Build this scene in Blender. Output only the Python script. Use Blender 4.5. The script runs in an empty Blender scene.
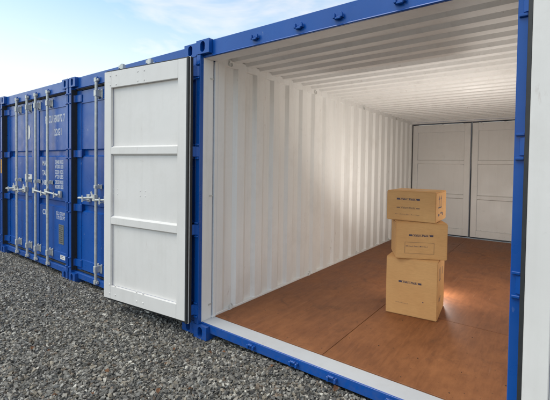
import bpy, bmesh, math, random
import numpy as np
from mathutils import Vector, Matrix

random.seed(7)
SC = bpy.context.scene
COL = SC.collection
R = math.radians

# ------------------------------------------------------------------ camera
cam_d = bpy.data.cameras.new("camera")
cam = bpy.data.objects.new("camera", cam_d)
COL.objects.link(cam)
YAW, PITCH, ROLL = 0.6293, 0.0243, 0.0150
fwd = Vector((-math.sin(YAW) * math.cos(PITCH), math.cos(YAW) * math.cos(PITCH), -math.sin(PITCH)))
rgt = Vector((math.cos(YAW), math.sin(YAW), 0))
upv = rgt.cross(fwd)
r2 = math.cos(ROLL) * rgt + math.sin(ROLL) * upv
u2 = -math.sin(ROLL) * rgt + math.cos(ROLL) * upv
m = Matrix.Identity(4)
for i in range(3):
    m[i][0], m[i][1], m[i][2] = r2[i], u2[i], -fwd[i]
m.translation = (2.5454, -2.1533, 1.5312)
cam.matrix_world = m
cam_d.sensor_width = 36
cam_d.lens = 36 * 367.84 / 550
cam_d.shift_x = -9.77 / 550
cam_d.shift_y = -25.38 / 550
cam_d.clip_start = 0.05
cam_d.clip_end = 3000
SC.camera = cam

# ------------------------------------------------------------------ sky, sun, exposure
SUN_EL, SUN_AZ = R(56), R(212)        # azimuth from +Y towards +X: high, behind the camera's left shoulder
w = bpy.data.worlds.new("World")
SC.world = w
w.use_nodes = True
nt = w.node_tree
nt.nodes.clear()
N = nt.nodes.new
L = nt.links.new
out = N("ShaderNodeOutputWorld")
bg = N("ShaderNodeBackground")
bg.inputs[1].default_value = 0.12
sky = N("ShaderNodeTexSky")
sky.sky_type = 'NISHITA'
sky.sun_disc = False
sky.sun_elevation = SUN_EL
sky.sun_rotation = SUN_AZ
sky.air_density = 1.0
sky.dust_density = 1.0
sky.ozone_density = 0.2
tc = N("ShaderNodeTexCoord")
mp = N("ShaderNodeMapping")
mp.inputs['Scale'].default_value = (1.0, 1.0, 3.2)
mp.inputs['Location'].default_value = (0.35, 0.1, 0.0)
no = N("ShaderNodeTexNoise")
no.inputs['Scale'].default_value = 2.3
no.inputs['Detail'].default_value = 5
no.inputs['Roughness'].default_value = 0.58
no.inputs['Distortion'].default_value = 0.5
rmp = N("ShaderNodeMapRange")
rmp.inputs['From Min'].default_value = 0.42
rmp.inputs['From Max'].default_value = 0.82
rmp.inputs['To Min'].default_value = 0.10
rmp.inputs['To Max'].default_value = 0.95
mx = N("ShaderNodeMix")
mx.data_type = 'RGBA'
mx.inputs['B'].default_value = (7.1, 6.15, 5.5, 1)      # thin bright cloud
L(tc.outputs['Generated'], mp.inputs['Vector'])
L(mp.outputs[0], no.inputs['Vector'])
L(no.outputs['Fac'], rmp.inputs['Value'])
# haze thickens towards the horizon, all the way round
sp_ = N("ShaderNodeSeparateXYZ")
L(tc.outputs['Generated'], sp_.inputs[0])
hz = N("ShaderNodeMapRange")
hz.inputs['From Min'].default_value = 0.0
hz.inputs['From Max'].default_value = 0.42
hz.inputs['To Min'].default_value = 0.9
hz.inputs['To Max'].default_value = 0.0
L(sp_.outputs[2], hz.inputs['Value'])
mxx = N("ShaderNodeMath")
mxx.operation = 'MAXIMUM'
L(rmp.outputs[0], mxx.inputs[0])
L(hz.outputs[0], mxx.inputs[1])
L(mxx.outputs[0], mx.inputs['Factor'])
gain = N("ShaderNodeMix")
gain.data_type = 'RGBA'
gain.blend_type = 'MULTIPLY'
gain.inputs['Factor'].default_value = 1.0
gain.inputs['B'].default_value = (1.20, 1.43, 1.32, 1)      # bright, slightly cyan summer sky
L(sky.outputs[0], gain.inputs['A'])
L(gain.outputs['Result'], mx.inputs['A'])
L(mx.outputs['Result'], bg.inputs[0])
L(bg.outputs[0], out.inputs[0])

sun_d = bpy.data.lights.new("sun", 'SUN')
sun_d.energy = 0.95
sun_d.angle = R(34)
sun_d.color = (1.0, 0.93, 0.84)
sun = bpy.data.objects.new("sun", sun_d)
COL.objects.link(sun)
sdir = Vector((math.sin(SUN_AZ) * math.cos(SUN_EL), math.cos(SUN_AZ) * math.cos(SUN_EL), math.sin(SUN_EL)))
sun.rotation_euler = sdir.to_track_quat('Z', 'Y').to_euler()
sun.location = (0, 0, 12)

SC.view_settings.view_transform = 'Standard'
SC.view_settings.look = 'None'
SC.view_settings.exposure = 0.7
SC.view_settings.gamma = 1.0


# ------------------------------------------------------------------ materials
class Mat:
    """small node-graph helper"""
    def __init__(self, name, rough=0.5, metal=0.0, spec=0.5):
        self.m = bpy.data.materials.new(name)
        self.m.use_nodes = True
        self.t = self.m.node_tree
        self.b = self.t.nodes['Principled BSDF']
        self.b.inputs['Roughness'].default_value = rough
        self.b.inputs['Metallic'].default_value = metal
        self.b.inputs['Specular IOR Level'].default_value = spec
        g = self.n('ShaderNodeNewGeometry')
        self.pos = g.outputs['Position']

    def n(self, t):
        return self.t.nodes.new(t)

    def l(self, a, b):
        self.t.links.new(a, b)

    def map(self, scale, src=None, loc=(0, 0, 0)):
        k = self.n('ShaderNodeMapping')
        k.inputs['Scale'].default_value = scale
        k.inputs['Location'].default_value = loc
        self.l(src or self.pos, k.inputs['Vector'])
        return k.outputs[0]

    def noise(self, scale, detail=4, rough=0.55, vec=None, dist=0.0):
        k = self.n('ShaderNodeTexNoise')
        k.inputs['Scale'].default_value = scale
        k.inputs['Detail'].default_value = detail
        k.inputs['Roughness'].default_value = rough
        k.inputs['Distortion'].default_value = dist
        self.l(vec or self.pos, k.inputs['Vector'])
        return k.outputs['Fac']

    def rng(self, v, a, b, c=0.0, d=1.0):
        k = self.n('ShaderNodeMapRange')
        k.inputs['From Min'].default_value = a
        k.inputs['From Max'].default_value = b
        k.inputs['To Min'].default_value = c
        k.inputs['To Max'].default_value = d
        self.l(v, k.inputs['Value'])
        return k.outputs[0]

    def mul(self, a, b):
        k = self.n('ShaderNodeMath')
        k.operation = 'MULTIPLY'
        self.l(a, k.inputs[0])
        if isinstance(b, float):
            k.inputs[1].default_value = b
        else:
            self.l(b, k.inputs[1])
        return k.outputs[0]

    def mix(self, f, a, b):
        k = self.n('ShaderNodeMix')
        k.data_type = 'RGBA'
        for s, v in (('A', a), ('B', b)):
            if isinstance(v, tuple):
                k.inputs[s].default_value = (*v, 1)
            else:
                self.l(v, k.inputs[s])
        if isinstance(f, float):
            k.inputs['Factor'].default_value = f
        else:
            self.l(f, k.inputs['Factor'])
        return k.outputs['Result']

    def col(self, v):
        if isinstance(v, tuple):
            self.b.inputs['Base Color'].default_value = (*v, 1)
        else:
            self.l(v, self.b.inputs['Base Color'])

    def rough(self, v):
        self.l(v, self.b.inputs['Roughness'])

    def bump(self, v, strength=0.3, dist=0.002):
        k = self.n('ShaderNodeBump')
        k.inputs['Strength'].default_value = strength
        k.inputs['Distance'].default_value = dist
        self.l(v, k.inputs['Height'])
        self.l(k.outputs[0], self.b.inputs['Normal'])


def make_blue():
    k = Mat('blue_paint', 0.35, spec=0.4)
    big = k.noise(1.3, 4)
    c = k.mix(k.rng(big, 0.3, 0.7), (0.0016, 0.064, 0.30), (0.0026, 0.082, 0.37))
    chalk = k.rng(k.noise(1, 6, 0.65, k.map((5, 5, 0.6))), 0.5, 0.85, 0, 0.12)
    c = k.mix(chalk, c, (0.10, 0.19, 0.42))
    dirt = k.rng(k.noise(30, 6, 0.7), 0.62, 0.78, 0, 0.08)
    c = k.mix(dirt, c, (0.02, 0.03, 0.06))
    rust = k.mul(k.rng(k.noise(9, 8, 0.75), 0.73, 0.76), k.rng(k.noise(2.1, 3), 0.52, 0.6))
    c = k.mix(rust, c, (0.10, 0.045, 0.025))
    k.col(c)
    chip = k.mul(k.rng(k.noise(16, 6, 0.7, k.map((1, 1, 0.35))), 0.67, 0.69), k.rng(k.noise(1.7, 2, 0.5, None, 0.0), 0.50, 0.56))
    c = k.mix(k.mul(chip, 0.55), c, (0.45, 0.50, 0.58))
    mud = k.n('ShaderNodeSeparateXYZ')
    k.l(k.pos, mud.inputs[0])
    low = k.mul(k.rng(mud.outputs['Z'], 0.0, 0.22, 1, 0), k.rng(k.noise(24, 6, 0.7), 0.40, 0.72, 0, 0.4))
    c = k.mix(low, c, (0.13, 0.12, 0.10))
    k.col(c)
    k.rough(k.rng(k.noise(6, 5), 0.3, 0.7, 0.22, 0.40))
    k.b.inputs['Coat Weight'].default_value = 0.12
    k.b.inputs['Coat Roughness'].default_value = 0.18
    k.bump(k.noise(6, 4), 0.20, 0.009)
    return k.m


def make_white(name, ca, cb, streak, r0, r1, rustamt=0.0):
    k = Mat(name, 0.5)
    c = k.mix(k.rng(k.noise(1.1, 4), 0.3, 0.7), ca, cb)
    st = k.rng(k.noise(1, 6, 0.65, k.map((14, 14, 0.8))), 0.5, 0.85, 0, streak)
    c = k.mix(st, c, (0.30, 0.27, 0.22))
    sp = k.rng(k.noise(55, 3, 0.6), 0.72, 0.76, 0, 0.5)
    c = k.mix(k.mul(sp, k.rng(k.noise(2.5, 3), 0.48, 0.6)), c, (0.22, 0.19, 0.15))
    scuff = k.mul(k.rng(k.noise(1, 5, 0.6, k.map((9, 9, 14)), 0.6), 0.66, 0.74), k.rng(k.noise(1.3, 3), 0.46, 0.6))
    c = k.mix(k.mul(scuff, 0.25), c, (0.36, 0.33, 0.29))
    gr = k.rng(k.noise(2.2, 7, 0.65), 0.52, 0.72, 0, 0.22)
    c = k.mix(gr, c, (0.45, 0.42, 0.37))
    if rustamt:
        ru = k.mul(k.rng(k.noise(1, 7, 0.7, k.map((22, 22, 5))), 0.62, 0.74), k.rng(k.noise(1.9, 3), 0.5, 0.6))
        c = k.mix(k.mul(ru, rustamt), c, (0.24, 0.11, 0.055))
    k.col(c)
    k.rough(k.rng(k.noise(5, 5), 0.3, 0.7, r0, r1))
    k.bump(k.noise(4.5, 3), 0.22, 0.012)
    return k.m


def make_ply():
    k = Mat('plywood', 0.4, spec=0.28)
    gr = k.noise(1, 8, 0.65, k.map((22, 2.6, 8)), 0.9)
    big = k.noise(1.6, 5, 0.6)
    c = k.mix(k.rng(gr, 0.28, 0.72), (0.155, 0.053, 0.019), (0.30, 0.115, 0.043))
    c = k.mix(k.rng(big, 0.38, 0.66, 0, 0.6), c, (0.38, 0.155, 0.060))
    oi = k.n('ShaderNodeObjectInfo')
    c = k.mix(k.mul(oi.outputs['Random'], 0.35), c, (0.16, 0.07, 0.04))
    dark = k.rng(k.noise(3.4, 7, 0.7, None, 0.8), 0.57, 0.70, 0, 0.55)
    c = k.mix(dark, c, (0.085, 0.040, 0.024))
    mott = k.rng(k.noise(1, 6, 0.75, k.map((16, 9, 9))), 0.40, 0.68, 0, 0.38)
    c = k.mix(mott, c, (0.115, 0.040, 0.016))
    spk = k.rng(k.noise(38, 3), 0.68, 0.74, 0, 0.7)
    c = k.mix(spk, c, (0.05, 0.028, 0.02))
    scr = k.rng(k.noise(1, 3, 0.6, k.map((60, 1.2, 4), None, (3, 1, 0)), 0.3), 0.68, 0.74, 0, 0.35)
    c = k.mix(scr, c, (0.36, 0.21, 0.13))
    k.col(c)
    k.rough(k.rng(big, 0.3, 0.7, 0.48, 0.66))
    k.bump(gr, 0.25, 0.002)
    return k.m


def make_card():
    k = Mat('cardboard', 0.75, spec=0.25)
    fib = k.noise(1, 4, 0.6, k.map((18, 18, 160)))
    c = k.mix(k.rng(k.noise(4, 4), 0.3, 0.7), (0.62, 0.335, 0.135), (0.69, 0.395, 0.165))
    c = k.mix(k.rng(fib, 0.4, 0.75, 0, 0.3), c, (0.45, 0.25, 0.095))
    sc = k.rng(k.noise(26, 6, 0.7), 0.64, 0.76, 0, 0.4)
    c = k.mix(sc, c, (0.40, 0.22, 0.085))
    k.col(c)
    k.bump(k.noise(9, 3, 0.5), 0.35, 0.012)
    return k.m


def make_galv():
    k = Mat('galvanised_steel', 0.42, 0.35)
    c = k.mix(k.rng(k.noise(22, 5, 0.6), 0.3, 0.7), (0.48, 0.49, 0.47), (0.68, 0.68, 0.645))
    c = k.mix(k.rng(k.noise(7, 6, 0.7), 0.62, 0.78, 0, 0.45), c, (0.34, 0.30, 0.25))
    k.col(c)
    k.rough(k.rng(k.noise(15, 4), 0.3, 0.7, 0.34, 0.56))
    return k.m


def simple(name, c, rough=0.6, metal=0.0, var=0.15, scale=20):
    k = Mat(name, rough, metal)
    d = tuple(x * (1 - var) for x in c)
    u = tuple(min(1, x * (1 + var)) for x in c)
    k.col(k.mix(k.rng(k.noise(scale, 4), 0.3, 0.7), d, u))
    return k.m


def make_stone():
    k = Mat('gravel_stone', 0.85, spec=0.3)
    a = k.n('ShaderNodeAttribute')
    a.attribute_name = 'stone_colour'
    n1 = k.rng(k.noise(90, 4, 0.7), 0.3, 0.7)
    c = k.mix(k.mul(n1, 0.45), a.outputs['Color'], (0.07, 0.066, 0.06))
    k.col(c)
    k.bump(k.noise(140, 3), 0.4, 0.002)
    return k.m


def make_ground():
    k = Mat('gravel_ground', 0.9, spec=0.2)
    v = k.n('ShaderNodeTexVoronoi')
    v.inputs['Scale'].default_value = 34
    k.l(k.pos, v.inputs['Vector'])
    bw = k.n('ShaderNodeSeparateColor')
    k.l(v.outputs['Color'], bw.inputs[0])
    c = k.mix(bw.outputs[0], (0.055, 0.052, 0.048), (0.20, 0.19, 0.175))
    c = k.mix(k.rng(k.noise(0.7, 4), 0.35, 0.7, 0, 0.4), c, (0.07, 0.065, 0.058))
    k.col(c)
    inv = k.rng(v.outputs['Distance'], 0, 0.9, 1, 0)
    k.bump(inv, 0.8, 0.015)
    return k.m


M = dict(
    blue=make_blue(),
    white=make_white('white_door_paint', (0.70, 0.675, 0.645), (0.77, 0.745, 0.715), 0.12, 0.35, 0.55, 0.25),
    inner=make_white('white_interior_paint', (0.785, 0.775, 0.75), (0.835, 0.825, 0.80), 0.20, 0.36, 0.5, 0.7),
    sill=make_white('worn_sill_paint', (0.50, 0.51, 0.53), (0.57, 0.58, 0.595), 0.15, 0.35, 0.55, 0.35),
    ply=make_ply(), card=make_card(), galv=make_galv(),
    rubber=simple('black_rubber', (0.022, 0.023, 0.024), 0.55),
    hole=simple('dark_steel_cavity', (0.015, 0.02, 0.035), 0.7),
    print_white=simple('white_lettering', (0.54, 0.57, 0.63), 0.6, 0, 0.08),
    print_blue=simple('navy_print', (0.075, 0.058, 0.085), 0.7),
    print_brown=simple('faded_print', (0.27, 0.155, 0.09), 0.8),
    tape=simple('packing_tape', (0.50, 0.34, 0.17), 0.3),
    plate=simple('aluminium_plate', (0.17, 0.18, 0.17), 0.5, 0.3),
    label=simple('white_label', (0.72, 0.72, 0.70), 0.5, 0, 0.05),
    yellow=simple('yellow_label', (0.75, 0.36, 0.02), 0.5, 0, 0.08),
    leaf=simple('dead_leaf', (0.13, 0.052, 0.016), 0.7, 0, 0.55, 30),
    screw=simple('screw_head', (0.05, 0.04, 0.035), 0.5, 0.5),
    stone=make_stone(), ground=make_ground(),
    lampblack=simple('lamp_housing', (0.03, 0.03, 0.03), 0.45),
)


# ------------------------------------------------------------------ mesh builder
class MB:
    def __init__(self):
        self.v, self.f, self.mi, self.mats = [], [], [], []

    def mat(self, m):
        if m not in self.mats:
            self.mats.append(m)
        return self.mats.index(m)

    def poly(self, pts, faces, m):
        """m: material key or function(normal, centre) -> key"""
        o = len(self.v)
        pts = [Vector(p) for p in pts]
        self.v += pts
        for f in faces:
            if callable(m):
                a = [pts[i] for i in f]
                n = (a[1] - a[0]).cross(a[2] - a[0])
                if n.length > 0:
                    n.normalize()
                c = sum(a, Vector()) / len(a)
                key = m(n, c)
            else:
                key = m
            self.f.append([i + o for i in f])
            self.mi.append(self.mat(key))

    def box(self, a, b, m):
        (x0, y0, z0), (x1, y1, z1) = a, b
        p = [(x0, y0, z0), (x1, y0, z0), (x1, y1, z0), (x0, y1, z0),
             (x0, y0, z1), (x1, y0, z1), (x1, y1, z1), (x0, y1, z1)]
        self.poly(p, [(0, 3, 2, 1), (4, 5, 6, 7), (0, 1, 5, 4), (1, 2, 6, 5), (2, 3, 7, 6), (3, 0, 4, 7)], m)

    def prism(self, prof, axis, a, b, m):
        """extrude a closed 2-D profile along axis ('x','y','z') from a to b"""
        def P(u, v, t):
            return {'x': (t, u, v), 'y': (u, t, v), 'z': (u, v, t)}[axis]
        n = len(prof)
        pts = [P(u, v, a) for u, v in prof] + [P(u, v, b) for u, v in prof]
        fs = [(i, (i + 1) % n, n + (i + 1) % n, n + i) for i in range(n)]
        fs += [tuple(range(n))[::-1], tuple(range(n, 2 * n))]
        self.poly(pts, fs, m)

    def tube(self, path, r, m, n=10, cap=True):
        path = [Vector(p) for p in path]
        pts, fs = [], []
        ref = None
        for i, p in enumerate(path):
            d = (path[min(i + 1, len(path) - 1)] - path[max(i - 1, 0)]).normalized()
            if ref is None:
                ref = Vector((0, 0, 1)) if abs(d.z) < 0.9 else Vector((1, 0, 0))
            u = d.cross(ref).normalized()
            v = d.cross(u)
            rr = r[i] if isinstance(r, (list, tuple)) else r
            for k in range(n):
                t = 2 * math.pi * k / n
                pts.append(p + rr * (math.cos(t) * u + math.sin(t) * v))
        for i in range(len(path) - 1):
            for k in range(n):
                a = i * n + k
                b = i * n + (k + 1) % n
                fs.append((a, b, b + n, a + n))
        if cap:
            fs.append(tuple(range(n))[::-1])
            fs.append(tuple(range((len(path) - 1) * n, len(path) * n)))
        self.poly(pts, fs, m)

    def build(self, name, parent=None, loc=(0, 0, 0), rot=(0, 0, 0), bevel=0.0, smooth=False, segs=1):
        me = bpy.data.meshes.new(name)
        me.from_pydata([tuple(p) for p in self.v], [], self.f)
        for k in self.mats:
            me.materials.append(M[k])
        me.polygons.foreach_set('material_index', self.mi)
        bm = bmesh.new()
        bm.from_mesh(me)
        bmesh.ops.recalc_face_normals(bm, faces=bm.faces)
        if bevel:
            es = [e for e in bm.edges if len(e.link_faces) == 2 and e.calc_face_angle(0) > 0.6]
            bmesh.ops.bevel(bm, geom=es, offset=bevel, offset_type='OFFSET', segments=segs, affect='EDGES', material=-1,
                            clamp_overlap=True)
        bm.to_mesh(me)
        bm.free()
        me.update()
        if smooth:
            me.polygons.foreach_set('use_smooth', [True] * len(me.polygons))
            me.set_sharp_from_angle(angle=R(40))
        o = bpy.data.objects.new(name, me)
        COL.objects.link(o)
        o.parent = parent
        o.location = loc
        o.rotation_euler = rot
        return o


def empty(name, loc, label, cat, group=None, rz=0.0):
    o = bpy.data.objects.new(name, None)
    o.empty_display_size = 0.2
    COL.objects.link(o)
    o.location = loc
    o.rotation_euler = (0, 0, rz)
    o['label'] = label
    o['category'] = cat
    if group:
        o['group'] = group
    return o


def text_obj(s, name, size, parent, loc, rot, m, align='LEFT', width=None, spacing=1.0, line=1.0):
    cu = bpy.data.curves.new('t', 'FONT')
    cu.body = s
    cu.size = size
    cu.align_x = align
    cu.space_character = spacing
    cu.space_line = line
    cu.offset = size * 0.026
    t = bpy.data.objects.new('t', cu)
    COL.objects.link(t)
    bpy.context.view_layer.update()
    me = bpy.data.meshes.new_from_object(t.evaluated_get(bpy.context.evaluated_depsgraph_get()))
    bpy.data.objects.remove(t)
    bpy.data.curves.remove(cu)
    me.name = name
    if width:
        xs = [v.co.x for v in me.vertices]
        k = width / (max(xs) - min(xs))
        for v in me.vertices:
            v.co.x *= k
    me.materials.clear()
    me.materials.append(M[m])
    o = bpy.data.objects.new(name, me)
    COL.objects.link(o)
    o.parent = parent
    o.location = loc
    o.rotation_euler = rot
    return o


# ------------------------------------------------------------------ ground
def sstep(x, a, b):
    t = np.clip((x - a) / (b - a), 0, 1)
    return t * t * (3 - 2 * t)


def ground_h(x, y):
    """height of the gravel surface: nearly level, banked up a little against the sill"""
    x = np.asarray(x, float)
    y = np.asarray(y, float)
    h = 0.012 * np.sin(x * 1.7 + y * 0.9) + 0.010 * np.sin(x * 0.8 - y * 2.3 + 1.0) + 0.006 * np.sin(x * 4.1 + y * 3.7)
    h = h * sstep(-y, 0.0, 0.5)
    bank = 0.045 * sstep(x, 0.35, 0.75) * (1 - sstep(x, 2.3, 2.8)) + 0.02 * (1 - sstep(x, -0.6, -0.3))
    h = h + bank * (1 - sstep(-y, 0.1, 0.9)) * (1 - sstep(y, 0.02, 0.10))
    h = h * (1 - sstep(np.hypot(x, y), 12, 16))
    return h - 0.012


def build_ground():
    def axis(a, b, step, far):
        xs = list(np.arange(a, b + 1e-6, step))
        lo, hi, s = a, b, step
        while hi < far:
            s *= 1.5
            lo -= s
            hi += s
            xs = [lo] + xs + [hi]
        return np.array(xs)
    xs = axis(-10, 5, 0.12, 900)
    ys = axis(-4, 1.0, 0.08, 900)
    X, Y = np.meshgrid(xs, ys, indexing='ij')
    Z = ground_h(X, Y) - 0.004
    nx, ny = X.shape
    v = np.stack([X, Y, Z], -1).reshape(-1, 3)
    i = np.arange(nx * ny).reshape(nx, ny)
    f = np.stack([i[:-1, :-1], i[1:, :-1], i[1:, 1:], i[:-1, 1:]], -1).reshape(-1, 4)
    me = bpy.data.meshes.new('ground')
    me.from_pydata(v.tolist(), [], f.tolist())
    me.materials.append(M['ground'])
    me.update()
    o = bpy.data.objects.new('ground', me)
    COL.objects.link(o)
    o['kind'] = 'structure'
    return o


build_ground()


def build_gravel():
    """every stone is its own little angular polyhedron; all joined because nobody could count them"""
    rng = np.random.default_rng(11)
    base = np.array([(x, y, z) for z in (-.62, .62) for y in (-.62, .62) for x in (-.62, .62)])
    tri = np.array([(0, 2, 3), (0, 3, 1), (4, 5, 7), (4, 7, 6), (0, 1, 5), (0, 5, 4), (2, 6, 7), (2, 7, 3),
                    (0, 4, 6), (0, 6, 2), (1, 3, 7), (1, 7, 5)])
    nb = len(base)
    P, S = [], []

    def layer(x0, x1, y0, y1, step, smin, smax, zoff, keep=1.0):
        gx = np.arange(x0, x1, step)
        gy = np.arange(y0, y1, step)
        X, Y = np.meshgrid(gx, gy)
        X = X.ravel() + rng.uniform(-0.5, 0.5, X.size) * step
        Y = Y.ravel() + rng.uniform(-0.5, 0.5, Y.size) * step
        # only the yard in front of the containers (a little of it runs under the sills)
        ok = (Y < 0.16) & (rng.random(X.size) < keep)
        # wedge the photograph (or a step aside of it) can see
        ok &= (Y > -1.55 - 0.30 * (X + 1.5).clip(-9, 0) * -1 - 1.2) & (Y > -3.0)
        X, Y = X[ok], Y[ok]
        s = smin + (smax - smin) * rng.random(X.size) ** 1.8
        P.append(np.stack([X, Y, ground_h(X, Y) + zoff + 0.25 * s], -1))
        S.append(s)

    layer(-2.6, 3.2, -2.4, 0.16, 0.0155, 0.007, 0.0135, -0.002)
    layer(-2.6, 3.2, -2.4, 0.16, 0.0245, 0.008, 0.0175, 0.005)
    layer(-9.6, -2.6, -3.0, 0.16, 0.0195, 0.0085, 0.0155, 0.002)
    P = np.concatenate(P)
    S = np.concatenate(S)
    n = len(P)
    V = base[None] * (1 + rng.uniform(-0.45, 0.45, (n, nb, 1)))
    V = V + rng.uniform(-0.36, 0.36, (n, nb, 3))
    V = V * rng.uniform(0.6, 1.3, (n, 1, 3))
    q = rng.normal(size=(n, 4))
    q /= np.linalg.norm(q, axis=1, keepdims=True)
    a, b, c, d = q.T
    Rm = np.stack([np.stack([1 - 2 * (c * c + d * d), 2 * (b * c - a * d), 2 * (b * d + a * c)], -1),
                   np.stack([2 * (b * c + a * d), 1 - 2 * (b * b + d * d), 2 * (c * d - a * b)], -1),
                   np.stack([2 * (b * d - a * c), 2 * (c * d + a * b), 1 - 2 * (b * b + c * c)], -1)], 1)
    V = np.einsum('nij,nkj->nki', Rm, V)
    V[:, :, 2] *= 0.8
    V = V * S[:, None, None] + P[:, None, :]
    F = (tri[None] + (np.arange(n) * nb)[:, None, None]).reshape(-1, 3)
    V = V.reshape(-1, 3)
    me = bpy.data.meshes.new('gravel')
    me.vertices.add(len(V))
    me.vertices.foreach_set('co', V.ravel().astype(np.float32))
    me.loops.add(F.size)
    me.loops.foreach_set('vertex_index', F.ravel().astype(np.int32))
    me.polygons.add(len(F))
    me.polygons.foreach_set('loop_start', np.arange(0, F.size, 3, dtype=np.int32))
    me.polygons.foreach_set('use_smooth', [False] * len(F))
    me.update(calc_edges=True)
    pal = np.array([[.27, .265, .255], [.20, .195, .185], [.13, .128, .125], [.33, .315, .29], [.24, .215, .18],
                    [.085, .085, .088], [.47, .46, .43], [.19, .15, .12], [.16, .165, .17]])
    wgt = np.array([.20, .18, .15, .15, .13, .07, .08, .04, .04])
    ci = rng.choice(len(pal), n, p=wgt / wgt.sum())
    cc = pal[ci] * np.array([1.2, 1.15, 1.06]) * rng.uniform(0.5, 1.4, (n, 1))
    ca = np.ones((n, nb, 4), np.float32)
    ca[:, :, :3] = cc[:, None, :]
    at = me.attributes.new('stone_colour', 'FLOAT_COLOR', 'POINT')
    at.data.foreach_set('color', ca.ravel())
    me.materials.append(M['stone'])
    o = bpy.data.objects.new('gravel', me)
    COL.objects.link(o)
    o['kind'] = 'stuff'
    o['label'] = 'loose grey and beige angular gravel covering the yard before the containers'
    o['category'] = 'gravel'
    return n


print('stones', build_gravel())

# ------------------------------------------------------------------ the container and its parts
W, LEN, H = 2.438, 6.10, 2.606
HX, HY = 0.0265, 0.015             # hinge axis of a leaf, from the corner of the post
ZB, ZT = 0.165, 2.440              # bottom and top of a leaf
FLOOR = 0.139
RODS = (0.652, 1.062)              # lock rods, from the outer edge of the leaf's side


def casting_mb(front=-1):
    """corner casting: box with a recessed upright oval hole in its outer end and its side"""
    b = MB()
    w, d, h = 0.162, 0.178, 0.118
    n = 24
    st = []
    for k in range(n):
        t = 2 * math.pi * k / n
        x, z = 0.029 * math.cos(t), 0.029 * math.sin(t)
        z += 0.017 if math.sin(t) >= 0 else -0.017
        st.append((w / 2 + x, h / 2 + z))
    rc = []
    for (x, z) in st:                       # matching points on the rectangle's border
        dx, dz = x - w / 2, z - h / 2
        s = min((w / 2) / abs(dx) if abs(dx) > 1e-6 else 9e9, (h / 2) / abs(dz) if abs(dz) > 1e-6 else 9e9)
        rc.append((w / 2 + dx * s, h / 2 + dz * s))
    # snap nearest ring points to the corners
    for cx, cz in ((0, 0), (w, 0), (w, h), (0, h)):
        j = min(range(n), key=lambda i: (rc[i][0] - cx) ** 2 + (rc[i][1] - cz) ** 2)
        rc[j] = (cx, cz)
    ring = [(x, 0, z) for x, z in rc] + [(x, 0, z) for x, z in st] + [(x, 0.10, z) for x, z in st]
    fs = [(i, (i + 1) % n, n + (i + 1) % n, n + i) for i in range(n)]
    b.poly(ring, fs, 'blue')
    b.poly(ring, [(n + i, n + (i + 1) % n, 2 * n + (i + 1) % n, 2 * n + i) for i in range(n)], 'blue')
    b.poly(ring[2 * n:], [tuple(range(n))], 'hole')
    back = [(0, d, 0), (w, d, 0), (w, d, h), (0, d, h)]
    fr = [(0, 0, 0), (w, 0, 0), (w, 0, h), (0, 0, h)]
    b.poly(back, [(3, 2, 1, 0)], 'blue')
    for i in range(4):
        # side faces follow the ring points of that edge so nothing overlaps
        j = (i + 1) % 4
        b.poly([fr[i], fr[j], back[j], back[i]], [(0, 3, 2, 1)], 'blue')
    return b


def copy_tree(o, parent=None):
    c = o.copy()
    COL.objects.link(c)
    c.parent = parent
    for ch in [x for x in o.children]:
        copy_tree(ch, c)
    return c


def share(o, parent, loc, rot=None, scale=None):
    """another of a part just built (same mesh)"""
    c = o.copy()
    COL.objects.link(c)
    c.parent = parent
    c.location = loc
    if rot is not None:
        c.rotation_euler = rot
    if scale is not None:
        c.scale = scale
    return c


def leaf_paint(n, c):                       # outside of a leaf is blue, inside white
    if n.y > 0.3:
        return 'white'
    if n.y < -0.3:
        return 'blue'
    return 'white' if c.y > 0.097 - HY else 'blue'


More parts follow.
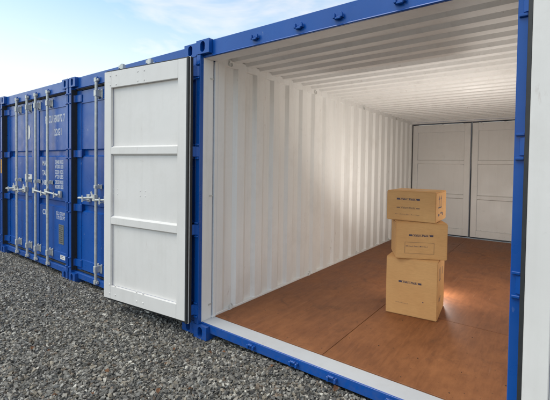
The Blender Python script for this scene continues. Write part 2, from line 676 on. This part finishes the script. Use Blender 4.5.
def build_door(s, parent, loc, rz):
    """a container door leaf; closed it lies along +x*s from its hinge axis, outer face towards -y"""
    def bx(b, x0, y0, z0, x1, y1, z1, m):
        xa, xb = sorted((s * (x0 - HX), s * (x1 - HX)))
        b.box((xa, y0 - HY, z0), (xb, y1 - HY, z1), m)
    X0, X1 = 0.070, 1.200
    S0, S1 = 0.172, 1.095                   # panel field between the stiles
    P0, P1 = ZB + 0.132, ZT - 0.160
    b = MB()
    for xa, xb, fa, fb in ((X0, S0, 0.062, S0), (S1, X1, S1, 1.208)):
        bx(b, xa, 0.0970, ZB, xb, 0.125, ZT, leaf_paint)
        bx(b, fa, 0.075, ZB - 0.008, fb, 0.0965, ZT + 0.006, leaf_paint)
    for za, zb in ((P1, ZT - 0.0005), (ZB + 0.0005, P0)):
        bx(b, S0 + .0005, 0.0755, za, S1 - .0005, 0.0965, zb, 'blue')
        bx(b, S0 + .0005, 0.0968, za, S1 - .0005, 0.1245, zb, leaf_paint)
    door = b.build('door', parent, loc, (0, 0, rz), bevel=0.0025)

    R1, R2 = (1.607, 1.703), (0.908, 1.004)
    for z0, z1 in ((P0, R2[0]), (R2[1], R1[0]), (R1[1], P1)):
        p = MB()
        bx(p, S0 + .001, 0.084, z0 + .0005, S1 - .001, 0.0965, z1 - .0005, leaf_paint)
        p.build('panel', door)
    for z0, z1 in (R1, R2):                 # pressed rib: a channel outside, a raised bar inside
        r = MB()
        prof = [(0.084, z0), (0.0965, z0), (0.123, z0 + 0.016), (0.123, z1 - 0.016), (0.0965, z1), (0.084, z1),
                (0.112, z1 - 0.018), (0.112, z0 + 0.018)]
        r.prism([(y - HY, z) for y, z in prof], 'x', *sorted((s * (S0 + .001 - HX), s * (S1 - .001 - HX))), leaf_paint)
        for xa in (S0 + .0015, S1 - .0040):            # closed ends of the channel
            bx(r, xa, 0.0850, z0 + 0.004, xa + .0025, 0.1116, z1 - 0.004, 'blue')
        r.build('rib', door)
    g = MB()
    bx(g, 0.0515, 0.060, ZB - 0.026, 0.0617, 0.0915, ZT + 0.018, 'rubber')
    bx(g, 0.0500, 0.0920, ZB - 0.026, 0.0617, 0.0966, ZT + 0.018, 'label')
    bx(g, 0.0500, 0.0970, ZB - 0.026, 0.0695, 0.1005, ZT + 0.018, 'label')
    bx(g, 0.0505, 0.1010, ZB - 0.02, 0.0695, 0.122, ZT + 0.012, 'rubber')
    bx(g, 1.2085, 0.070, ZB - 0.026, 1.2168, 0.0964, ZT + 0.018, 'rubber')
    bx(g, 0.0620, 0.074, ZT + 0.0065, 1.2083, 0.0966, ZT + 0.020, 'rubber')
    bx(g, 0.0620, 0.074, ZB - 0.028, 1.2083, 0.0966, ZB - 0.0085, 'rubber')
    g.build('gasket', door, bevel=0.002)
    # hinges
    for i, z in enumerate((2.344, 1.643, 0.956, 0.245)):
        if i == 0:
            h = MB()
            pr = [(0.012, 0.004), (0.042, 0.004), (0.062, 0.050), (0.185, 0.058), (0.200, 0.066), (0.200, 0.0745),
                  (0.0615, 0.0745), (0.045, 0.040), (0.012, 0.030)]
            pr = [(s * (x - HX), y - HY) for x, y in pr]
            h.prism(pr, 'z', -0.045, 0.045, 'blue')
            h.tube([(0, 0, -0.062), (0, 0, 0.062)], 0.011, 'galv', 12)
            h0 = h.build('hinge', door, (0, 0, z), bevel=0.002)
        else:
            share(h0, door, (0, 0, z))
    # lock rods with brackets, cams and handles
    YR = 0.020
    first = {}
    for j, xr in enumerate(RODS):
        x = s * (xr - HX)
        rod_loc = (x, YR - HY, 0)
        if 'rod' not in first:
            rb = MB()
            rb.tube([(0, 0, 0.085), (0, 0, 2.535)], 0.0172, 'galv', 14)
            for zc in (0.108, 2.508):            # cams
                rb.box((-0.022, -0.018, zc - 0.022), (0.022, 0.014, zc + 0.022), 'galv')
                rb.box((0.0225, -0.010, zc - 0.014), (0.048, 0.012, zc + 0.014), 'galv')
            rb.tube([(0, 0, 1.085), (0, 0, 1.150)], 0.026, 'galv', 12)
            first['rod'] = rb.build('lock_rod', door, rod_loc, smooth=True)
        else:
            share(first['rod'], door, rod_loc)
        for z in (0.262, 1.247, 2.352):
            if 'br' not in first:
                q = MB()
                q.box((-0.024, -0.020, -0.03), (0.024, 0.0545, 0.03), 'galv')
                q.box((0.0245, 0.044, -0.045), (0.050, 0.0545, 0.045), 'galv')
                q.box((-0.050, 0.044, -0.045), (-0.0245, 0.0545, 0.045), 'galv')
                for zz in (-0.032, 0.032):
                    for xx in (-0.038, 0.038):
                        q.tube([(xx, 0.045, zz), (xx, 0.037, zz)], 0.011, 'galv', 8)
                first['br'] = q.build('rod_bracket', door, (x, YR - HY, z), bevel=0.003)
                if z != 1.247:
                    first['br'].scale = (1, 1, 1.25)
            else:
                c = share(first['br'], door, (x, YR - HY, z))
                c.scale = (0.8, 1, 0.62) if z == 1.247 else (1, 1, 1.25)
        hd = -s                                      # handles point to the hinge side
        if 'ha' not in first:
            q = MB()
            q.tube([(0, -0.02, 0.012), (hd * 0.05, -0.034, 0.008), (hd * 0.12, -0.020, 0.0), (hd * 0.30, -0.018, -0.012),
                    (hd * 0.385, -0.020, -0.018)], [0.013, 0.014, 0.012, 0.012, 0.015], 'galv', 8)
            q.box((-0.03, -0.034, -0.03), (0.03, -0.016, 0.045), 'galv')
            q.poly([(hd * .02, -.03, .03), (hd * .06, -.03, .085), (hd * .075, -.03, .07), (hd * .045, -.03, .01),
                    (hd * .02, -.022, .03), (hd * .06, -.022, .085), (hd * .075, -.022, .07), (hd * .045, -.022, .01)],
                   [(0, 1, 2, 3), (7, 6, 5, 4), (0, 4, 5, 1), (1, 5, 6, 2), (2, 6, 7, 3), (3, 7, 4, 0)], 'galv')
            first['ha'] = q.build('handle', door, (x, YR - HY, 1.11), smooth=True)
            q = MB()
            q.box((-0.035, 0.036, -0.05), (0.035, 0.060, 0.04), 'galv')
            q.box((-0.020, -0.030, -0.036), (0.020, 0.0355, -0.022), 'galv')
            q.box((-0.012, -0.036, -0.050), (0.012, -0.0305, 0.030), 'galv')
            first['re'] = q.build('handle_retainer', door, (x + hd * 0.27, YR - HY, 1.10), bevel=0.002)
        else:
            share(first['ha'], door, (x, YR - HY, 1.11))
            share(first['re'], door, (x + hd * 0.27, YR - HY, 1.10))
    # bolt heads on the inner face where the brackets are bolted through
    q = MB()
    for xr in RODS:
        for z in (0.262, 2.352):
            for dx in (-0.045, 0.045):
                for dz in (-0.045, 0.045):
                    x = s * (xr + dx - HX)
                    q.tube([(x, 0.1245 - HY, z + dz), (x, 0.1285 - HY, z + dz)], [0.010, 0.007], 'white', 8)
        for z in (1.247,):
            for dx in (-0.036, 0.036):
                for dz in (-0.024, 0.024):
                    x = s * (xr + dx - HX)
                    q.tube([(x, 0.0965 - HY, z + dz), (x, 0.0995 - HY, z + dz)], [0.0065, 0.005], 'white', 8)
    bo = q.build('bolt_heads', door)
    bo['kind'] = 'stuff'
    return door


def wall_profile(a, b, pitch, lo, hi):
    """trapezoid corrugation along one axis: list of (t, depth)"""
    n = max(1, round((b - a) / pitch))
    p = (b - a) / n
    out = []
    for k in range(n):
        t = a + k * p
        out += [(t, lo), (t + 0.28 * p, lo), (t + 0.47 * p, hi), (t + 0.80 * p, hi)]
        out += [(t + 0.92 * p, lo)]
    out.append((b, lo))
    return out


def build_container(root, interior):
    """all fixed parts of a container, in its own coordinates"""
    # corner castings
    c0 = casting_mb().build('corner_casting', root, (0, 0, H - 0.118))
    for x, y, z, rz in ((W - .162, 0, H - .118, 0), (0, 0, 0, 0), (W - .162, 0, 0, 0),
                        (.162, LEN, 0, math.pi), (W, LEN, 0, math.pi), (.162, LEN, H - .118, math.pi),
                        (W, LEN, H - .118, math.pi)):
        share(c0, root, (x, y, z), (0, 0, rz))

    # corner posts with hinge lugs
    def post(sx, name='corner_post'):
        b = MB()
        inner = lambda n, c: 'inner' if (n.x * sx > 0.5 and c.y > 0.045) else 'blue'
        def bx(x0, y0, z0, x1, y1, z1, m):
            xa, xb = sorted((sx * x0, sx * x1))
            b.box((xa, y0, z0), (xb, y1, z1), m)
        bx(0, 0.004, 0.1185, 0.051, 0.0448, H - 0.1185, 'blue')
        bx(0, 0.0452, 0.1185, 0.0505, 0.160, H - 0.1185, inner)
        for z in (2.344, 1.643, 0.956, 0.245):
            for dz in (-0.067, 0.052):
                bx(0.008, -0.012, z + dz, 0.046, 0.0035, z + dz + 0.015 + .0, 'blue')
        return b
    pl = post(1).build('corner_post', root, (0, 0, 0), bevel=0.003)
    pr = post(-1).build('corner_post', root, (W, 0, 0), bevel=0.003)
    share(pr, root, (0, LEN, 0), (0, 0, math.pi))
    share(pl, root, (W, LEN, 0), (0, 0, math.pi))

    # header with four cam keepers, sill with four
    def header():
        b = MB()
        b.box((0.1625, 0.040, 2.464), (W - 0.1625, 0.0595, H - 0.004), 'blue')
        b.box((0.052, 0.041, 2.4645), (0.162, 0.0595, H - 0.1185), 'blue')
        b.box((W - 0.162, 0.041, 2.4645), (W - 0.052, 0.0595, H - 0.1185), 'blue')
        b.box((0.052, 0.0600, 2.4662), (W - 0.052, 0.200, H - 0.1195), lambda n, c: 'inner' if n.z < -.5 or n.y > .5 else 'blue')
        b.box((0.1625, 0.0600, H - 0.119), (W - 0.1625, 0.200, H - 0.006), lambda n, c: 'inner' if n.y > .5 else 'blue')
        for xa, xb in ((0.0605, 0.1623), (W - 0.1623, W - 0.0605)):
            b.box((xa, 0.1788, H - 0.1190), (xb, 0.1995, 2.552), 'inner')
        # folded lower lip
        b.prism([(0.0395, 2.4635), (0.0395, 2.476), (0.034, 2.470), (0.034, 2.464)], 'x', 0.165, W - 0.165, 'blue')
        return b

    def sill():
        b = MB()
        b.box((0.1625, 0.040, 0.058), (W - 0.1625, 0.0468, 0.1285), 'blue')
        b.box((0.0515, 0.041, 0.119), (0.162, 0.0468, 0.1283), 'blue')
        b.box((W - 0.162, 0.041, 0.119), (W - 0.0515, 0.0468, 0.1283), 'blue')
        b.box((0.0515, 0.0470, 0.1188), (W - 0.0515, 0.1965, 0.1310), lambda n, c: 'sill' if n.z > .5 else 'blue')
        b.box((0.1625, 0.0472, 0.056), (W - 0.1625, 0.1960, 0.1186), 'blue')
        for xa, xb in ((0.0345, 0.0675), (W - 0.0675, W - 0.0345)):
            b.box((xa, 0.1603, 0.1313), (xb, 0.2005, 0.1495), 'inner')
        for xa, xb in ((0.020, 0.0513), (W - 0.0513, W - 0.020)):
            b.box((xa, 0.1602, 0.1189), (xb, 0.2005, 0.1310), 'inner')
        return b

    def keeper():
        k = MB()
        k.box((-0.042, -0.010, -0.011), (0.042, 0.0, 0.011), 'blue')
        for sg in (-1, 1):
            k.prism([(sg * 0.042, -0.012), (sg * 0.043, 0.012), (sg * 0.036, 0.028), (sg * 0.024, 0.028), (sg * 0.022, 0.010),
                     (sg * 0.024, -0.012)], 'y', -0.034, -0.0105, 'blue')
        k.prism([(-0.0235, -0.022), (0.0235, -0.022), (0.0235, -0.010), (0.012, -0.004), (-0.012, -0.004), (-0.0235, -0.010)],
                'y', -0.033, -0.0108, 'blue')
        return k
    kp = None
    xs = (RODS[0], RODS[1], W - RODS[1], W - RODS[0])
    for end in (0, 1):
        hd = header().build('header_beam', root, (0, 0, 0) if not end else (W, LEN, 0), (0, 0, math.pi * end), bevel=0.0025) \
            if end == 0 else share(hd0, root, (W, LEN, 0), (0, 0, math.pi))
        sl = sill().build('door_sill', root, (0, 0, 0), (0, 0, 0), bevel=0.002) \
            if end == 0 else share(sl0, root, (W, LEN, 0), (0, 0, math.pi))
        if end == 0:
            hd0, sl0 = hd, sl
        for x in xs:
            if kp is None:
                kp = keeper().build('cam_keeper', hd, (x, 0.0398, 2.520), bevel=0.003)
                kp.scale = (0.85, 0.9, 0.85)
            else:
                share(kp, hd, (x, 0.0398, 2.520))
            share(kp, sl, (x, 0.0398, 0.098), (0, math.pi, 0))

    # side rails and walls
    for sx, x0 in ((1, 0), (-1, W)):
        def bx(b, x0_, y0, z0, x1_, y1, z1, m):
            xa, xb = sorted((x0 + sx * x0_, x0 + sx * x1_))
            b.box((xa, y0, z0), (xb, y1, z1), m)
        side = lambda n, c, sx=sx: 'inner' if (n.x * sx > .5 or abs(n.z) > .5) else 'blue'
        b = MB()
        bx(b, 0.003, 0.179, 2.455, 0.060, LEN - 0.179, 2.530, side)
        bx(b, 0.003, 0.179, 2.5305, 0.020, LEN - 0.179, H - 0.01, 'blue')
        b.build('top_side_rail', root, bevel=0.003)
        b = MB()
        bx(b, 0.003, 0.201, 0.050, 0.066, LEN - 0.201, 0.158, side)
        b.build('bottom_side_rail', root, bevel=0.003)
        # corrugated sheet: white skin inside, blue skin outside
        pr_ = wall_profile(0.206, LEN - 0.206, 0.278, 0.0625, 0.0300)
        b = MB()
        za, zb = 0.150, 2.462
        for off, mk in ((0.0, 'inner'), (-0.004, 'blue')):
            pts = []
            for (t, dpt) in pr_:
                pts += [(x0 + sx * (dpt + off), t, za), (x0 + sx * (dpt + off), t, zb)]
            fs = [(2 * i, 2 * i + 2, 2 * i + 3, 2 * i + 1) for i in range(len(pr_) - 1)]
            b.poly(pts, fs, mk)
        # flat returns beside the posts
        for ya, yb in ((0.172, 0.2055), (LEN - 0.2055, LEN - 0.172)):
            bx(b, 0.030, ya, 0.150, 0.0620, yb, 2.462, 'inner')
        bx(b, 0.022, 0.1605, 0.140, 0.034, 0.1715, 2.462, 'inner')
        bx(b, 0.022, LEN - 0.1715, 0.140, 0.034, LEN - 0.1605, 2.462, 'inner')
        b.build('side_wall', root)
    # roof sheet, ribs across the container
    pr_ = wall_profile(0.201, LEN - 0.201, 0.2, 2.506, 2.536)
    b = MB()
    for off, mk in ((0.0, 'inner'), (0.004, 'blue')):
        pts = []
        for (t, z) in pr_:
            pts += [(0.021, t, z + off), (W - 0.021, t, z + off)]
        b.poly(pts, [(2 * i, 2 * i + 1, 2 * i + 3, 2 * i + 2) for i in range(len(pr_) - 1)], mk)
    b.build('roof_panel', root)
    if interior:
        # plywood floor: sheets with real joints
        ys = (0.1975, 2.63, 5.07, LEN - 0.1975)
        y2 = (0.1975, 1.42, 3.86, LEN - 0.1975)
        for i, (xa, xb, yy) in enumerate(((0.0665, 1.2035, ys), (1.2065, W - 0.0665, y2))):
            for k in range(3):
                b = MB()
                b.box((xa, yy[k] + 0.0015, 0.110), (xb, yy[k + 1] - 0.0015, FLOOR - (0.0012 if (i + k) % 2 else 0)), 'ply')
                b.build('plywood_sheet', root, bevel=0.0015)
        b = MB()
        for yb in np.arange(0.27, LEN - 0.25, 0.305):
            for xx in (0.11, 0.36, 0.66, 0.95, 1.165, 1.245, 1.48, 1.78, 2.06, 2.33):
                x, y = xx + random.uniform(-.02, .02), yb + random.uniform(-.016, .016)
                if random.random() < 0.25:
                    continue
                b.tube([(x, y, FLOOR - 0.004), (x, y, FLOOR + 0.0006)], random.uniform(.0035, .0052), 'screw', 8)
        s_ = b.build('floor_screws', root)
        s_['kind'] = 'stuff'
        # lashing rings along the left wall
        def ring(loc, r, up):
            b = MB()
            pts = [(0.0, r * math.sin(t), up * r * (1 - math.cos(t)) * 1.0) for t in np.linspace(0.2, 2 * math.pi - 0.2, 18)]
            b.tube(pts, 0.0045, 'galv', 6)
            b.box((-0.006, -0.016, -0.010), (0.004, 0.016, 0.010), 'inner')
            return b.build('lashing_ring', root, loc, smooth=False)
        for y in (0.387, 1.80, 3.2, 4.6):
            ring((0.0730, y, 0.150), 0.022, 1)
        for y in (0.36, 1.9, 3.4, 4.9):
            ring((0.068, y, 2.500), 0.022, -1)
        for z in (2.30, 1.25, 0.26):
            b = MB()
            b.box((0.0508, 0.118, z - 0.008), (0.0555, 0.158, z + 0.006), 'galv')
            b.build('lashing_bar', root)


OPEN_L, OPEN_R = R(-174), R(172)
GRP = 'blue shipping containers standing in a row'
main = empty('shipping_container', (0, 0, 0),
             'blue shipping container standing open, white inside, with a brown plywood floor and stacked boxes',
             'shipping container', GRP)
build_container(main, True)
dl = build_door(1, main, (HX, HY, 0), OPEN_L)
dl['label'] = 'wide open left door showing its white inner face'
dr = build_door(-1, main, (W - HX, HY, 0), OPEN_R)
dr.location.x += 0.014
dr['label'] = 'wide open right door cut by the photograph edge'
for src, x in ((dr, HX), (dl, W - HX)):
    c = copy_tree(src, main)
    c.location = (x, LEN - HY, 0)
    c.rotation_euler = (0, 0, math.pi)
    c['label'] = 'closed rear door seen from inside'

# the closed neighbours: copies with the doors shut (no floor to be seen in them)
GAP, SET = 0.035, 0.03
NB = []
for i, lab in enumerate((
        'closed blue container partly hidden behind the open white door',
        'closed blue container with white lettering on its right door and yellow label on post',
        'blue container at the far left edge, almost wholly cut off by the photograph edge')):
    x = -(i + 1) * (W + GAP)
    if i == 0:
        e = empty('shipping_container', (x, SET, 0), lab, 'shipping container', GRP)
        for ch in list(main.children):
            if ch.name.split('.')[0] in ('plywood_sheet', 'floor_screws', 'lashing_ring', 'lashing_bar'):
                continue
            c = copy_tree(ch, e)
            if ch.name.split('.')[0] in ('door_sill', 'corner_post'):
                c.data = c.data.copy()
                for q in range(len(c.data.materials)):
                    c.data.materials[q] = M['blue']
            if ch in (dl, dr):
                c.rotation_euler = (0, 0, 0)
                c.location.x = HX if ch is dl else W - HX
            if 'label' in c:
                del c['label']
        for xa, xb in ((0.0514, 0.0548), (W - 0.0548, W - 0.0514)):  # black strip over each front post's inner side, beside the shut leaf
            q = MB()
            q.box((xa, 0.008, ZB - 0.02), (xb, 0.073, ZT + 0.015), 'rubber')
            q.build('door_seal', e)
        e0 = e
    else:
        e = copy_tree(e0)
        e.location = (x, SET, 0)
        e['label'] = lab
    NB.append(e)


def leaf_of(cont, side):
    for ch in cont.children:
        if ch.name.startswith('door') and not ch.name.startswith('door_sill') and abs(ch.location.y - HY) < 1e-3:
            if (side == 'L') == (ch.location.x < 1):
                return ch


FR = (R(90), 0, 0)                       # lettering that faces -y
rd = leaf_of(NB[1], 'R')
ld = leaf_of(NB[1], 'L')
rx = lambda x: x - (W - HX)              # container x -> right leaf x
lx = lambda x: x - HX
YP = 0.0828 - HY


def letter(s, size, x, z, leaf, fx, width=None, line=1.0, y=YP):
    return text_obj(s, 'lettering', size, leaf, (fx(x), y, z), FR, 'print_white', 'LEFT', width, 1.05, line)


letter('POCU 580072 7', 0.140, 1.545, 2.090, rd, rx, 0.62)
letter('22G1', 0.130, 1.845, 1.905, rd, rx, 0.22)
for z, a, b1, b2 in ((1.512, 'MAX. GR.', '30480 KGS', '67200 LBS'), (1.372, 'TARE', '2230 KGS', '4920 LBS'),
                     (1.232, 'NET', '28250 KGS', '62280 LBS')):
    letter(a.split()[0], 0.100, 1.445, z - 0.03, rd, rx, 0.20)
    letter(b1, 0.072, 1.872, z, rd, rx, 0.25)
    letter(b2, 0.072, 1.872, z - 0.064, rd, rx, 0.25)
letter('CU.', 0.105, 1.455, 0.772, rd, rx, 0.18)
letter('33.2 CU.M', 0.066, 1.898, 0.802, rd, rx, 0.265)
letter('1172 CU.FT', 0.066, 1.898, 0.744, rd, rx, 0.265)


def plate(name, x0, x1, z0, z1, leaf, fx, mk, y=YP, t=0.003, rows=0, rk='print_white'):
    b = MB()
    b.box((fx(x0), y - t, z0), (fx(x1), y, z1), mk)
    for k in range(rows):
        zz = z1 - (z1 - z0) * (k + 0.7) / (rows + 0.5)
        b.box((fx(x0) + (x1 - x0) * 0.12, y - t - 0.0008, zz), (fx(x0) + (x1 - x0) * random.uniform(.6, .88), y - t - 0.0001, zz + (z1 - z0) * 0.25 / rows), rk)
    return b.build(name, leaf)


plate('safety_plate', 1.989, 2.139, 0.407, 0.675, rd, rx, 'plate', rows=9, rk='hole')
plate('label', 2.060, 2.200, 0.205, 0.262, rd, rx, 'label', y=0.0745 - HY, rows=2, rk='print_blue')
plate('label', 0.80, 1.08, 1.262, 1.342, ld, lx, 'label', rows=1, rk='print_blue')
# round white emblem, half behind a lock rod
b = MB()
n = 20
b.prism([(0.055 * math.cos(2 * math.pi * k / n), 0.11 * math.sin(2 * math.pi * k / n)) for k in range(n)], 'y', -0.002, 0, 'label')
b.build('emblem', ld, (lx(0.955), YP, 1.985))
b = MB()
b.prism([(0.03 * math.cos(2 * math.pi * k / n), 0.03 * math.sin(2 * math.pi * k / n)) for k in range(n)], 'y', -0.002, 0, 'label')
b.build('label', leaf_of(NB[0], 'L'), (lx(0.88), YP, 1.31))
for ch in NB[1].children:
    if ch.name.startswith('corner_post') and abs(ch.location.x) < 1e-6 and abs(ch.location.y) < 1e-6:
        b = MB()
        b.box((0.004, 0.0008, 1.335), (0.047, 0.0036, 1.572), 'yellow')
        for k in range(3):
            b.box((0.012, 0.0002, 1.505 - k * 0.05), (0.036 - 0.004 * (k % 2), 0.0007, 1.511 - k * 0.05), 'hole')
        b.build('label', ch)


# ------------------------------------------------------------------ cardboard boxes
def cardboard_box(loc, ang, wd, dp, ht, label):
    e = empty('cardboard_box', loc, label, 'cardboard box', 'cardboard boxes stacked on the container floor', ang)
    b = MB()
    b.box((0, 0, 0.001), (wd, dp, ht - 0.0035), 'card')
    bod = b.build('carton', e, bevel=0.006, segs=2)
    # slightly bulged faces
    for sgn in (0, 1):
        f = MB()
        a, c = (0.004, dp / 2 - 0.0012) if sgn == 0 else (dp / 2 + 0.0012, dp - 0.004)
        f.box((0.003, a, ht - 0.0034), (wd - 0.003, c, ht + 0.0006), 'card')
        f.build('flap', e, bevel=0.0012)
    t = MB()
    t.box((0.012, dp / 2 - 0.026, ht + 0.0007), (wd - 0.012, dp / 2 + 0.026, ht + 0.0012), 'tape')
    t.build('tape', e)
    return e


def bar_print(e, x, z, wd, strong=True):
    """name printed between two dark blocks, on the front face"""
    m1 = 'print_blue' if strong else 'print_brown'
    b = MB()
    k = wd * 0.16
    hh = 0.0085 if strong else 0.006
    for a in (x, x + wd - k):
        b.prism([(a, z - hh), (a + k, z - hh), (a + k * .86, z + hh), (a + k * .0, z + hh)] if a == x else
                [(a + k * .14, z - hh), (a + k, z - hh), (a + k, z + hh), (a, z + hh)], 'y', -0.0009, -0.0003, m1)
    for zz in (-1, 1):
        b.box((x + k, -0.0009, z + zz * hh - (0.001)), (x + wd - k, -0.0003, z + zz * hh + 0.0006), m1 if strong else 'print_brown')
    b.build('printed_bar', e)
    text_obj('Value Pack', 'lettering', 0.025, e, (x + k * 1.15, -0.0006, z - 0.0075), FR, m1, 'LEFT', wd - 2.3 * k)


def small_row(e, x, z, wd, n, seed, m1='print_brown', size=0.011):
    """row of tiny unreadable tick marks"""
    r = random.Random(seed)
    b = MB()
    for k in range(n):
        xx = x + wd * k / n
        ww = wd / n * r.uniform(0.2, 0.62)
        h = size * r.uniform(0.4, 1)
        b.box((xx, -0.0008, z), (xx + ww, -0.0003, z + h), m1)
    b.build('printed_marks', e)['kind'] = 'stuff'


def arrows(e, wd, y0, z0, k=1.0, m1='print_blue'):
    """this-side-up arrows on the right-hand face"""
    b = MB()
    X0, X1 = wd + 0.0003, wd + 0.0009

    def quad(pr):
        b.prism([(y, z) for y, z in pr], 'x', X0, X1, m1)
    for yy in (y0, y0 + 0.085 * k):
        quad([(yy - .007 * k, z0 + .008), (yy + .007 * k, z0 + .008), (yy + .007 * k, z0 + .075 * k), (yy - .007 * k, z0 + .075 * k)])
        quad([(yy - .024 * k, z0 + .0755 * k), (yy + .024 * k, z0 + .0755 * k), (yy, z0 + .115 * k)])
    quad([(y0 - .03 * k, z0 - .006), (y0 + .115 * k, z0 - .006), (y0 + .115 * k, z0 + .006), (y0 - .03 * k, z0 + .006)])
    b.build('printed_arrows', e)


def tick_right(e, wd, spots, m1='print_blue'):
    b = MB()
    for y, z, a, c in spots:
        b.box((wd + .0003, y, z), (wd + .0009, y + a, z + c), m1)
    b.build('printed_marks', e)['kind'] = 'stuff'


A1 = R(6)
b1 = cardboard_box((1.276, 1.275, FLOOR), A1, 0.462, 0.470, 0.541, 'tall bottom carton of the stack resting on the plywood floor')
bar_print(b1, 0.118, 0.318, 0.205)
small_row(b1, 0.095, 0.112, 0.12, 16, 1)
tick_right(b1, 0.462, [(0.10, 0.36, .012, .10), (0.17, 0.36, .012, .10), (0.10, 0.345, .09, .010), (0.29, .37, .02, .07), (0.10, .15, .05, .03), (0.17, .16, .02, .03)])
small_row(b1, 0.335, 0.150, 0.03, 1, 3, 'print_blue', 0.012)
A2 = R(26)
b2 = cardboard_box((1.378, 1.232, FLOOR + 0.5425), A2, 0.455, 0.380, 0.338, 'middle carton of the stack turned askew with a printed rectangle outline')
bar_print(b2, 0.115, 0.222, 0.215)
small_row(b2, 0.09, 0.115, 0.20, 24, 5, 'print_blue', 0.012)
b = MB()
for a, c in (((0.08, 0.052), (0.34, 0.0545)), ((0.08, 0.155), (0.34, 0.1575)), ((0.08, 0.0548), (0.0825, 0.1547)), ((0.3375, 0.0548), (0.34, 0.1547))):
    b.box((a[0], -.0008, a[1]), (c[0], -.0003, c[1]), 'print_brown')
b.build('printed_outline', b2)
A3 = R(2)
b3 = cardboard_box((1.240, 1.350, FLOOR + 0.883), A3, 0.455, 0.460, 0.285, 'top carton of the stack with two printed bars and up arrows')
bar_print(b3, 0.096, 0.208, 0.215)
bar_print(b3, 0.096, 0.125, 0.215, False)
small_row(b3, 0.085, 0.058, 0.23, 20, 9)
arrows(b3, 0.455, 0.13, 0.135, 1.0)
tick_right(b3, 0.455, [(0.10, 0.055, .05, .022), (0.20, 0.07, .06, .016), (0.28, .05, .03, .03)])


# ------------------------------------------------------------------ the work light standing behind the stack
LAMP = (1.50, 2.12)
wl = empty('work_lamp', (LAMP[0], LAMP[1], FLOOR), 'small black work lamp standing on the floor behind the cartons', 'lamp')
b = MB()
b.box((-0.09, -0.07, 0.0), (0.09, 0.07, 0.018), 'lampblack')
b.tube([(0, 0.0, 0.018), (0, 0.0, 0.24)], 0.012, 'lampblack', 10)
b.build('stand', wl, bevel=0.003)
b = MB()
b.tube([(0, 0, 0.24), (0, 0, 0.262), (0, 0, 0.285)], [0.02, 0.035, 0.035], 'lampblack', 16)
b.build('lamp_socket', wl, smooth=True)
for kind, watts, zz in (('POINT', 8, 0.24), ('SPOT', 56, 0.36)):      # bare bulb below, bounce head above
    li = bpy.data.lights.new('lamp_light', kind)
    li.energy = watts
    li.color = (1.0, 0.965, 0.915)
    li.shadow_soft_size = 0.05 if kind == 'POINT' else 0.09
    lo = bpy.data.objects.new('lamp_light', li)
    COL.objects.link(lo)
    lo.parent = wl
    if kind == 'SPOT':
        li.spot_size = R(176)
        li.spot_blend = 0.6
        lo.rotation_euler = Vector((0.22, 0.52, 0.82)).to_track_quat('-Z', 'Y').to_euler()
    lo.location = (0.04, 0, zz)


# ------------------------------------------------------------------ dead leaves lying on the gravel
def leaf_mesh(seed):
    r = random.Random(seed)
    b = MB()
    n = 7
    up = [(0.0, 0.0)]
    pts = []
    ln = 0.034
    for k in range(n):
        t = k / (n - 1)
        wdt = 0.013 * math.sin(math.pi * min(1, t * 0.96 + 0.04)) ** 0.8 + 0.0006
        z = 0.010 * math.sin(t * 3.0) + r.uniform(-.001, .001)
        pts.append((ln * (t - .5), -wdt * r.uniform(.8, 1.1), z + 0.005))
        pts.append((ln * (t - .5), 0, z))
        pts.append((ln * (t - .5), wdt * r.uniform(.8, 1.1), z + 0.005))
    fs = []
    for k in range(n - 1):
        fs += [(3 * k, 3 * k + 3, 3 * k + 4, 3 * k + 1), (3 * k + 1, 3 * k + 4, 3 * k + 5, 3 * k + 2)]
    b.poly(pts, fs, 'leaf')
    return b


LEAFL = ['in the open gravel before the left blue container', 'upper of two lying close together in the left foreground', 'lower of two lying close together in the left foreground',
         'in the gravel below the middle of the open white door', 'close below the lower right corner of the open white door', 'at the bottom edge of the photo, left of the sill',
         'at the bottom edge of the photo, nearest to the sill', 'at the bottom edge of the photo, below the white door', 'between the white door and the bottom edge',
         'just below the left corner casting', 'against the sill right of the corner casting', 'against the sill below its second keeper', 'against the sill below its third keeper',
         'nearest the camera, at the bottom edge']
spots = [(-1.41, -0.63), (-0.83, -0.96), (-0.68, -0.9), (-0.03, -0.77), (0.10, -0.28), (0.48, -0.69), (0.66, -0.58), (0.14, -0.96),
         (0.23, -0.46), (0.37, -0.15), (0.46, -0.08), (0.94, -0.06), (1.43, -0.02), (-0.03, -1.12)]
lf = None
for i, (x, y) in enumerate(spots):
    z = float(ground_h(x, y)) + 0.034
    if i < 3:
        lf = leaf_mesh(i).build('fallen_leaf')
        o = lf
    else:
        o = lf.copy()
        COL.objects.link(o)
    o.location = (x, y, z)
    o.rotation_euler = (random.uniform(-.3, .3), random.uniform(-.3, .3), random.uniform(0, 6.28))
    sc = random.uniform(0.8, 1.35)
    o.scale = (sc, sc, sc)
    o['label'] = 'small rust brown dead leaf ' + LEAFL[i]
    o['category'] = 'leaf'
    o['group'] = 'dead leaves on the gravel'
